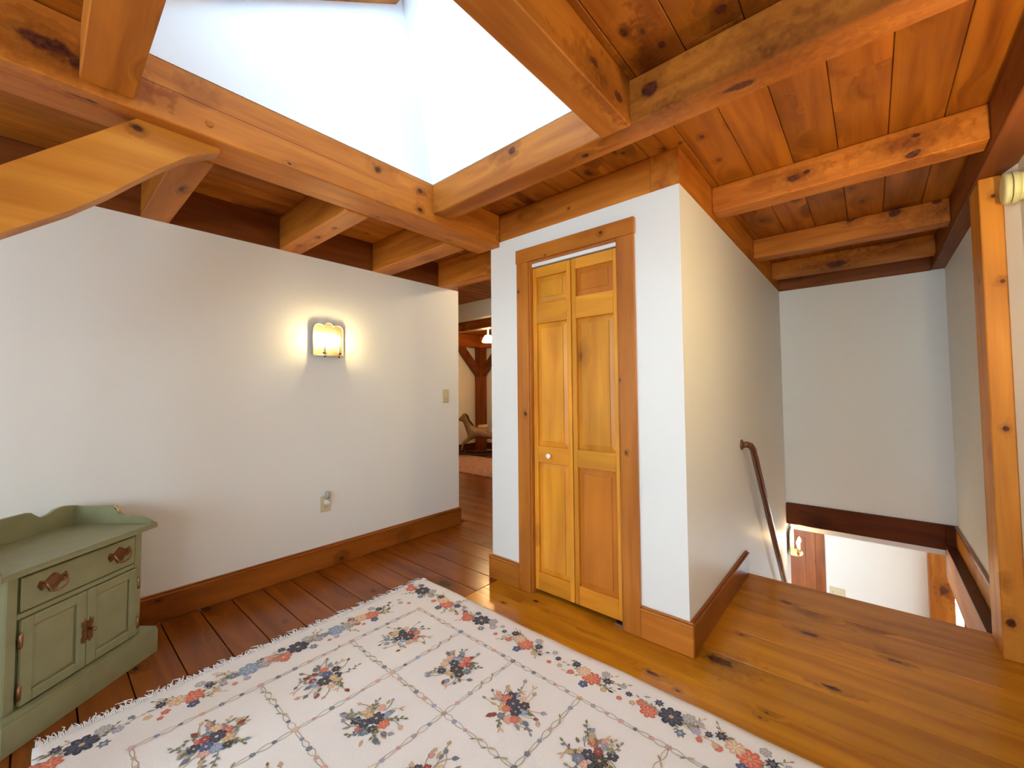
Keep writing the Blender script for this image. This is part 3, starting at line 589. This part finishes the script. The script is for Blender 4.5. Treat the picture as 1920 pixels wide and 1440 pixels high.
# rotate so that local -y is the depth direction
# depth vector W = (-.7716,-.6361); local y axis = (.7716,.6361) -> depth = -y
PH = .118
prism('plinth', [(0, 0), (.592, 0), (.592, -.40), (0, -.40)], 'z', .001, PH - .012, GREEN, cb)
prism('plinth_moulding', [(.004, -.004), (.588, -.004), (.588, -.40), (.004, -.40)], 'z', PH - .012, PH, GREEN, cb)
C('carcass', .06, .562, .042, .395, PH, .588)
for a in (.058, .532): C('face_stile', a, a + .032, .035, .0418, PH, .586)
C('face_rail', .09, .532, .035, .0418, .578, .587); C('face_rail', .09, .532, .035, .0418, .427, .446)
C('recess', .09, .532, .0405, .0415, PH, .578, GREEND)  # darker green sheet behind the gaps of drawer and doors
dw = C('drawer', .096, .524, .030, .040, .452, .572, bev=.003)
for i, s_ in enumerate((.17, .427)):
    z_ = .514
    hd = prism('drawer_pull', [(s_ + a * .052, z_ + b * .05) for a, b in ((-1, .15), (-.85, .5), (-.5, .35), (-.28, .55), (0, .75), (.28, .55), (.5, .35), (.85, .5), (1, .15), (.75, -.25), (.45, -.15), (.2, -.6), (0, -.45), (-.2, -.6), (-.45, -.15), (-.75, -.25))], 'y', -.030, -.0275, OLDBRASS, dw)
    pts = [(s_ - .036, -.030, z_ + .012), (s_ - .036, -.014, z_ + .012), (s_ - .034, -.008, z_ - .002)] + [(s_ - .03 * math.cos(R(t)), -.006, z_ - .006 - .020 * math.sin(R(t))) for t in range(0, 181, 20)] + [(s_ + .034, -.008, z_ - .002), (s_ + .036, -.014, z_ + .012), (s_ + .036, -.030, z_ + .012)]
    tube('bail', pts, .0036, OLDBRASS, hd, 8)
def cdoor(s0, s1, hs):
    d = empty('door', ((s0 + s1) / 2, -.03, .12), cb)
    z0, z1 = .124, .424; y0, y1 = -.041, -.026; sw = .036
    box('stile', (s0, y0, z0), (s0 + sw, y1, z1), GREEN, d, .003); box('stile', (s1 - sw, y0, z0), (s1, y1, z1), GREEN, d, .003)
    box('rail', (s0 + sw, y0, z0), (s1 - sw, y1, z0 + sw), GREEN, d, .003); box('rail', (s0 + sw, y0, z1 - sw), (s1 - sw, y1, z1), GREEN, d, .003)
    u0, u1, a, b = s0 + sw - .001, s1 - sw + .001, z0 + sw - .001, z1 - sw + .001; m = .014
    v = [(u0, -.037, a), (u1, -.037, a), (u1, -.037, b), (u0, -.037, b), (u0 + m, -.030, a + m), (u1 - m, -.030, a + m), (u1 - m, -.030, b - m), (u0 + m, -.030, b - m)]
    mesh('raised_panel', v, [(0, 1, 5, 4), (1, 2, 6, 5), (2, 3, 7, 6), (3, 0, 4, 7), (4, 5, 6, 7), (3, 2, 1, 0)], GREEN, d)
    for z_ in (.175, .355):
        tube('hinge', [(hs, -.026, z_ - .028), (hs, -.026, z_ - .022), (hs, -.026, z_ - .0205), (hs, -.026, z_ + .0205), (hs, -.026, z_ + .022), (hs, -.026, z_ + .028)], [.002, .005, .0065, .0065, .005, .002], OLDBRASS, d, 10)
    return d
cd1 = cdoor(.083, .301, .079); cd2 = cdoor(.303, .523, .527)
for (sx, d, sg) in ((.290, cd1, -1), (.314, cd2, 1)):
    z_ = .266
    prism('latch_plate', [(sx + sg * a * .013 - sg * .002, z_ + b * .05) for a, b in ((-.7, .2), (-.7, .75), (-.3, .7), (0, 1), (.35, .75), (.9, .85), (1, .5), (.6, .25), (.75, 0), (.6, -.25), (1, -.5), (.9, -.85), (.35, -.75), (0, -1), (-.3, -.7), (-.7, -.75), (-.7, -.2))], 'y', -.026, -.0235, OLDBRASS, d)
lathe('latch_knob', [(0, .006), (.010, .005), (.014, .009), (.020, .007), (.022, .001)], (.290, -.0235, .266), (0, 1, 0), OLDBRASS, cd1, 10)
# top board with rounded edge
tp = [(.0, -.015), (.012, -.003), (.606, -.003), (.618, -.015), (.618, -.405), (.0, -.405)]
to = prism('top_board', tp, 'z', .588, .602, GREEN, cb); prism('top_edge', [(.003, -.017), (.014, -.006), (.604, -.006), (.615, -.017), (.615, -.405), (.003, -.405)], 'z', .602, .609, GREEN, to)
# gallery: side rails and scalloped back
side = [(.022, .609), (.022, .616), (.05, .630), (.08, .640), (.12, .643), (.16, .644), (.182, .652), (.192, .670), (.205, .684), (.225, .690), (.25, .690), (.39, .688), (.39, .609)]
prism('side_gallery', [(-a, b) for a, b in side], 'x', .012, .028, GREEN, cb); prism('side_gallery', [(-a, b) for a, b in side], 'x', .590, .606, GREEN, cb)
ce = prism('worn_end', [(-.1915, .662), (-.1915, .676), (-.200, .684), (-.212, .688), (-.207, .690), (-.196, .686), (-.1865, .676), (-.186, .664)], 'x', .0135, .0265, CUT, cb); ce['label'] = 'bare worn wood end'
bk = [(.012, .609), (.012, .688), (.03, .695), (.06, .702), (.09, .704), (.115, .700), (.14, .686), (.16, .680), (.175, .681), (.195, .697), (.21, .711), (.22, .714)]
bk = bk + [(.618 - a, b) for a, b in reversed(bk)]
prism('back_gallery', bk, 'y', -.405, -.390, GREEN, cb)

# ------------------------------------------------------------------ rug
RX0, RX1, RY0, RY1, RZ = -2.235, .46, .02, 1.69, .010
rug = empty('area_rug', ((RX0 + RX1) / 2, (RY0 + RY1) / 2, 0)); tag(rug, 'ivory wool rug with floral bouquets and white fringe, on the floor in front', 'rug')
# base: slightly wavy edge slab
nx, ny = 120, 76; vs = []; fs = []
def edge_w(t, s): return .004 * math.sin(t * 5 + s) + .002 * math.sin(t * 17 + 2 * s)
for j in range(ny + 1):
    for i in range(nx + 1):
        a = i / nx; b = j / ny
        x = RX0 + (RX1 - RX0) * a; y = RY0 + (RY1 - RY0) * b
        x += (1 - a) * edge_w(y, 1) + a * edge_w(y, 4); y += (1 - b) * edge_w(x, 2) + b * edge_w(x, 5)
        e = min(a * (RX1 - RX0), (1 - a) * (RX1 - RX0), b * (RY1 - RY0), (1 - b) * (RY1 - RY0))
        z = RZ if e > .01 else .003
        vs.append((x, y, z + .0006 * math.sin(x * 9) * math.sin(y * 7)))
for j in range(ny):
    for i in range(nx): a = j * (nx + 1) + i; fs.append((a, a + 1, a + nx + 2, a + nx + 1))
n0 = len(vs)
ring = [i for i in range(nx + 1)] + [j * (nx + 1) + nx for j in range(1, ny + 1)] + [ny * (nx + 1) + i for i in range(nx - 1, -1, -1)] + [j * (nx + 1) for j in range(ny - 1, 0, -1)]
for r_ in ring: vs.append((vs[r_][0], vs[r_][1], .0006))
for k in range(len(ring)): k2 = (k + 1) % len(ring); fs.append((ring[k], n0 + k, n0 + k2, ring[k2]))
mesh('pile', vs, fs, WOOL, rug, smooth=True, fix=False)
# woven flowers
PAL = dict(navy=(.010, .018, .055), blue=(.035, .075, .20), sky=(.22, .31, .45), slate=(.13, .17, .23), coral=(.60, .13, .070), pink=(.68, .34, .27), rose=(.62, .36, .34), red=(.28, .02, .015),
           tan=(.55, .38, .20), peach=(.72, .44, .28), olive=(.15, .15, .06), sage=(.27, .28, .18), black=(.012, .014, .02), grey=(.36, .37, .38), gold=(.62, .42, .16), lilac=(.36, .34, .45), ivory=(.8, .7, .6))
fv, ff, fc = [], [], []
zc = [0]
def nz():
    zc[0] = (zc[0] + 1) % 997
    return RZ + .0009 + zc[0] * 1.6e-6
def poly(pts, col):
    z = nz(); i = len(fv); c0 = (sum(p[0] for p in pts) / len(pts), sum(p[1] for p in pts) / len(pts))
    fv.append((*c0, z)); fv.extend((p[0], p[1], z) for p in pts); n = len(pts)
    cc = PAL[col] if isinstance(col, str) else col
    for k in range(n): ff.append((i, i + 1 + k, i + 1 + (k + 1) % n)); fc.append(cc)
def shade(col, f): 
    c = PAL[col]; return tuple(min(1, v * f) for v in c)
rnd = random.Random(21)
def flower(x, y, r, col, n=None, rot=None, centre=None):
    n = n or rnd.choice((5, 6, 7)); rot = rnd.random() * 6 if rot is None else rot
    m = n * 6; P = []
    for k in range(m):
        t = 2 * math.pi * k / m; rr = r * (.70 + .30 * abs(math.cos(n * t / 2)) ** .6) * rnd.uniform(.95, 1.05); P.append((x + rr * math.cos(t + rot), y + rr * math.sin(t + rot)))
    poly(P, col)
    if r > .010:
        lt = tuple(min(.85, v * 1.5 + .05) for v in PAL[col])
        for k in range(n):
            t = 2 * math.pi * k / n + rot; cx_, cy_ = x + r * .50 * math.cos(t), y + r * .50 * math.sin(t)
            a = r * .30; b = r * .11
            poly([(cx_ + a * math.cos(q) * math.cos(t) - b * math.sin(q) * math.sin(t), cy_ + a * math.cos(q) * math.sin(t) + b * math.sin(q) * math.cos(t)) for q in [i * math.pi / 4 for i in range(8)]], lt)
        poly([(x + r * .20 * math.cos(q), y + r * .20 * math.sin(q)) for q in [i * math.pi / 3 for i in range(6)]], centre or rnd.choice(('gold', 'tan', 'ivory')))
def star(x, y, r, col, n=8):
    P = []; rot = rnd.random() * 6
    for k in range(2 * n):
        rr = r if k % 2 == 0 else r * .55; t = math.pi * k / n + rot; P.append((x + rr * math.cos(t), y + rr * math.sin(t)))
    poly(P, col); poly([(x + r * .35 * math.cos(q), y + r * .35 * math.sin(q)) for q in [i * math.pi / 3 for i in range(6)]], tuple(min(.8, v * 2 + .12) for v in PAL[col]))
def leafp(x, y, a, l, w_, col):
    ca, sa = math.cos(a), math.sin(a)
    poly([(x + ca * u * l - sa * v * w_, y + sa * u * l + ca * v * w_) for u, v in ((0, 0), (.3, .4), (.6, .45), (1, 0), (.65, -.4), (.3, -.45))], col)
def stem(pts, wd, col, dash=0):
    cc = PAL[col] if isinstance(col, str) else col
    z = nz()
    for i in range(len(pts) - 1):
        (x0, y0), (x1, y1) = pts[i], pts[i + 1]; dx, dy = x1 - x0, y1 - y0; l = math.hypot(dx, dy) or 1; ox, oy = -dy / l * wd / 2, dx / l * wd / 2
        if dash and i % 3 == 2: continue
        k = len(fv); fv.extend([(x0 + ox, y0 + oy, z), (x0 - ox, y0 - oy, z), (x1 - ox, y1 - oy, z), (x1 + ox, y1 + oy, z)]); ff.append((k, k + 1, k + 2, k + 3)); fc.append(cc)
def arc(x, y, a, l, bend, n=6):
    P = [(x, y)]
    for i in range(n): a += bend / n; x += math.cos(a) * l / n; y += math.sin(a) * l / n; P.append((x, y))
    return P, a
def bud(x, y, a, col, s=.012):
    leafp(x, y, a - .5, s * 1.3, s * .5, 'sage'); leafp(x, y, a + .5, s * 1.3, s * .5, 'olive'); leafp(x, y, a, s * 1.9, s * 1.1, col)
def bouquet(x, y, big):
    base = rnd.uniform(0, 6.3)
    for k in range(15):
        a = base + 2 * math.pi * k / 15 + rnd.uniform(-.2, .2); r0 = rnd.uniform(.03, .055); l = rnd.uniform(.05, .088)
        P, a2 = arc(x + r0 * math.cos(a), y + r0 * math.sin(a), a + rnd.uniform(-.5, .5), l, rnd.uniform(-1.6, 1.6)); c = rnd.choice(('olive', 'sage', 'tan', 'olive', 'sage'))
        stem(P, .0030, c)
        e = P[-1]; q = rnd.random()
        if q < .5: bud(e[0], e[1], a2, rnd.choice(('pink', 'slate', 'tan', 'sky', 'peach', 'lilac', 'red', 'slate')), rnd.uniform(.010, .015))
        elif q < .8:
            for m_ in (2, 3, 4, 5):
                pp = P[m_]; leafp(pp[0], pp[1], a2 + (1 if m_ % 2 else -1) * .9, .018, .010, rnd.choice((c, 'slate')))
            leafp(e[0], e[1], a2, .02, .010, c)
        else:
            leafp(e[0], e[1], a2 - .5, .026, .007, 'tan'); leafp(e[0], e[1], a2 + .4, .028, .007, 'peach')
    for k in range(16):
        a = rnd.random() * 6.3; r = rnd.uniform(.04, .088); c = rnd.choice(('sky', 'slate', 'tan', 'sage', 'olive', 'lilac', 'olive'))
        if k % 3: leafp(x + r * math.cos(a), y + r * math.sin(a), a + rnd.uniform(-.6, .6), rnd.uniform(.022, .036), .014, c)
        else: bud(x + r * math.cos(a), y + r * math.sin(a), a, rnd.choice(('sky', 'red', 'pink', 'slate', 'tan')), .018)
    ring_ = ['coral', 'sky', 'tan', 'slate', 'pink', 'navy', 'peach', 'red' if big else 'coral', 'black']
    rnd.shuffle(ring_)
    for k, c in enumerate(ring_):
        a = base + 2 * math.pi * k / len(ring_) + rnd.uniform(-.25, .25); r = rnd.uniform(.040, .066)
        flower(x + r * math.cos(a), y + r * math.sin(a), rnd.uniform(.015, .024), c)
    a = rnd.random() * 6.3; ca, sa = math.cos(a), math.sin(a)
    flower(x + .018 * ca, y + .018 * sa, .031, 'black' if big else 'navy', 7); flower(x - .024 * ca, y - .024 * sa, .023, rnd.choice(('navy', 'blue', 'black')), 6); flower(x - .03 * sa, y + .03 * ca, .018, rnd.choice(('coral', 'red', 'tan')))
def vine(p0, p1):
    (x0, y0), (x1, y1) = p0, p1; l = math.hypot(x1 - x0, y1 - y0); dx, dy = (x1 - x0) / l, (y1 - y0) / l
    n = 40; ph = rnd.random() * 6
    for s_, c in ((1, 'sage'), (-1, rnd.choice(('tan', 'grey', 'sage')))):
        P = []
        for i in range(n + 1):
            t = i / n; o = s_ * (.0085 + .003 * math.sin(t * 11 + ph)) * math.sin(t * math.pi * 6 + .5 * math.sin(t * 9 + ph) * math.sin(math.pi * t)); P.append((x0 + dx * l * t - dy * o, y0 + dy * l * t + dx * o))
        stem(P, .0022, c, dash=0)
    for t in (.17, .34, .5, .66, .83):
        px_, py_ = x0 + dx * l * t, y0 + dy * l * t; q = rnd.random()
        if q < .75: flower(px_, py_, rnd.uniform(.008, .012), rnd.choice(('rose', 'pink', 'slate', 'sky', 'lilac', 'slate')), 5)
        else: leafp(px_, py_, math.atan2(dy, dx) + .5, .03, .009, 'tan'); leafp(px_, py_, math.atan2(dy, dx) - 2.4, .025, .008, 'sage')
gx = [-1.955 + .349 * k for k in range(7)]; gy = [1.43 - .397 * j for j in range(4)]
for j, y in enumerate(gy):
    for i in range(len(gx) - 1): vine((gx[i], y), (gx[i + 1], y))
for x in gx:
    for j in range(3): vine((x, gy[j]), (x, gy[j + 1]))
for x in gx:
    for y in gy: flower(x, y, .013, rnd.choice(('rose', 'peach', 'slate')), 5)
for i in range(6):
    for j in range(3): bouquet((gx[i] + gx[i + 1]) / 2 + rnd.uniform(-.012, .012), (gy[j] + gy[j + 1]) / 2 + rnd.uniform(-.01, .01), (i + j) % 2 == 1)
def spray(x, y, a, kind):
    """a border group: one main flower with satellites; a = direction along the border"""
    ca, sa = math.cos(a), math.sin(a); T = lambda u, v: (x + ca * u - sa * v, y + sa * u + ca * v)
    for k in range(9):
        s0 = rnd.choice((-1, 1)); P, a2 = arc(*T(rnd.uniform(-.03, .03), 0), a + (0 if s0 > 0 else math.pi) + rnd.uniform(-.6, .6), rnd.uniform(.07, .13), rnd.uniform(-.8, .8)); c = rnd.choice(('sage', 'olive', 'tan')); stem(P, .0025, c)
        for m_ in (3, 4, 5): leafp(P[m_][0], P[m_][1], a2 + (1 if m_ % 2 else -1) * .8, .018, .008, c)
        leafp(P[-1][0], P[-1][1], a2, .02, .008, rnd.choice((c, 'peach')))
    if kind == 'navy':
        flower(*T(0, .008), .047, 'navy', 8, centre='gold'); flower(*T(-.075, -.022), .034, 'coral', 7); star(*T(.05, -.045), .022, 'slate', 6); flower(*T(.055, .04), .026, 'grey'); flower(*T(-.115, .0), .018, 'coral'); star(*T(-.06, .045), .021, 'navy', 7); flower(*T(.09, .0), .018, 'lilac')
    elif kind == 'blue':
        flower(*T(0, .006), .044, 'sky', 7); flower(*T(.058, -.015), .022, 'grey'); flower(*T(-.06, .01), .020, 'slate'); flower(*T(.085, .02), .015, 'pink'); flower(*T(-.025, -.05), .015, 'lilac')
    else:
        flower(*T(0, -.004), .041, 'coral', 8); flower(*T(-.048, .014), .033, 'peach', 7); star(*T(.06, .024), .024, 'navy', 8); flower(*T(-.01, -.055), .021, 'blue', 5); star(*T(-.095, .034), .024, 'black', 8); flower(*T(-.09, -.025), .016, 'coral'); flower(*T(.07, -.03), .015, 'tan'); leafp(*T(.085, -.02), a, .026, .013, 'navy'); leafp(*T(.11, .01), a + .6, .02, .010, 'black'); flower(*T(.035, .058), .020, 'grey')
k = 0
x = -2.135
for x, kd in ((-2.11, 'navy'), (-1.87, 'coral'), (-1.60, 'navy'), (-1.29, 'coral'), (-.93, 'coral'), (-.60, 'navy'), (-.34, 'coral'), (-.05, 'navy'), (.2, 'coral')): spray(x, 1.562, 0, kd)
for x in (-1.73, -1.44, -1.11, -.77, -.47, -.2):
    star(x, 1.575, .017, 'navy', 7); flower(x + .03, 1.54, .013, 'tan'); flower(x - .035, 1.60, .014, 'grey'); flower(x - .02, 1.53, .012, 'coral', 5); leafp(x + .05, 1.60, .5, .03, .010, 'sage')
for y, kd in ((1.22, 'coral'), (1.03, 'blue'), (.845, 'navy'), (.64, 'blue'), (.44, 'coral'), (.13, 'navy')): spray(-2.10, y, math.pi / 2, kd)
for y in (1.40, 1.12, .94, .74, .54, .30): flower(-2.09, y, .015, rnd.choice(('grey', 'lilac', 'peach')), 5); flower(-2.05, y + .03, .011, 'coral', 5); leafp(-2.13, y, 1.2, .03, .010, 'sage'); flower(-2.14, y - .04, .011, 'slate', 5)
for x, kd in zip((-1.8, -1.5, -1.2, -.9, -.6, -.3, 0), ('coral', 'navy', 'coral', 'blue') * 2): spray(x, .13, math.pi, kd)
for y, kd in zip((1.25, .95, .65, .35), ('navy', 'coral', 'blue', 'coral')): spray(.32, y, -math.pi / 2, kd)
me = bpy.data.meshes.new('woven_flowers'); c0 = OFF[rug.name]
me.from_pydata([(v[0] - c0.x, v[1] - c0.y, v[2]) for v in fv], [], ff)
ca_ = me.color_attributes.new('dye', 'FLOAT_COLOR', 'CORNER')
li = 0; buf = []
for p, c in zip(me.polygons, fc): buf.extend((c[0], c[1], c[2], 1.0) * p.loop_total)
ca_.data.foreach_set('color', buf)
DYE, nt, bs = newmat('dyed_wool')
at = N(nt, 'ShaderNodeVertexColor'); at.layer_name = 'dye'; tcn = N(nt, 'ShaderNodeTexCoord'); nn = N(nt, 'ShaderNodeTexNoise'); nn.inputs['Scale'].default_value = 260; L(nt, tcn.outputs['Object'], nn.inputs['Vector'])
col = mix(nt, mth(nt, 'MULTIPLY_ADD', nn.outputs[0], .42, -.12, clamp=True), at.outputs[0], (.74, .68, .62)); L(nt, col, bs.inputs['Base Color']); bs.inputs['Roughness'].default_value = .9; bs.inputs['Specular IOR Level'].default_value = .1
me.materials.append(DYE)
wf_ = place('woven_flowers', me, c0, rug); wf_['kind'] = 'stuff'
# fringe along the left end
fv2, ff2 = [], []
def addtube(path, r, seg=4):
    v, f = tube_data(path, r, seg); i = len(fv2); fv2.extend(v); ff2.extend(tuple(a + i for a in q) for q in f)
y = RY0 + .006
while y < RY1 - .004:
    xs_ = RX0 + edge_w(y, 1); l = rnd.uniform(.024, .046); dy = rnd.uniform(-.018, .018)
    addtube([(xs_ + .012, y, .0085), (xs_ - .004, y, .008), (xs_ - l * .5, y + dy * .4, .006), (xs_ - l, y + dy, .0035)], [.0024, .0024, .0022, .0012])
    if rnd.random() < .1: addtube([(xs_, y, .008), (xs_ - .03, y + .01, .012), (xs_ - .055, y + dy * 2, .005)], [.0022, .002, .001])
    y += rnd.uniform(.0045, .0065)
fr = mesh('fringe', fv2, ff2, FRINGE, rug, fix=False); fr['kind'] = 'stuff'; fr['label'] = 'tangled white fringe'
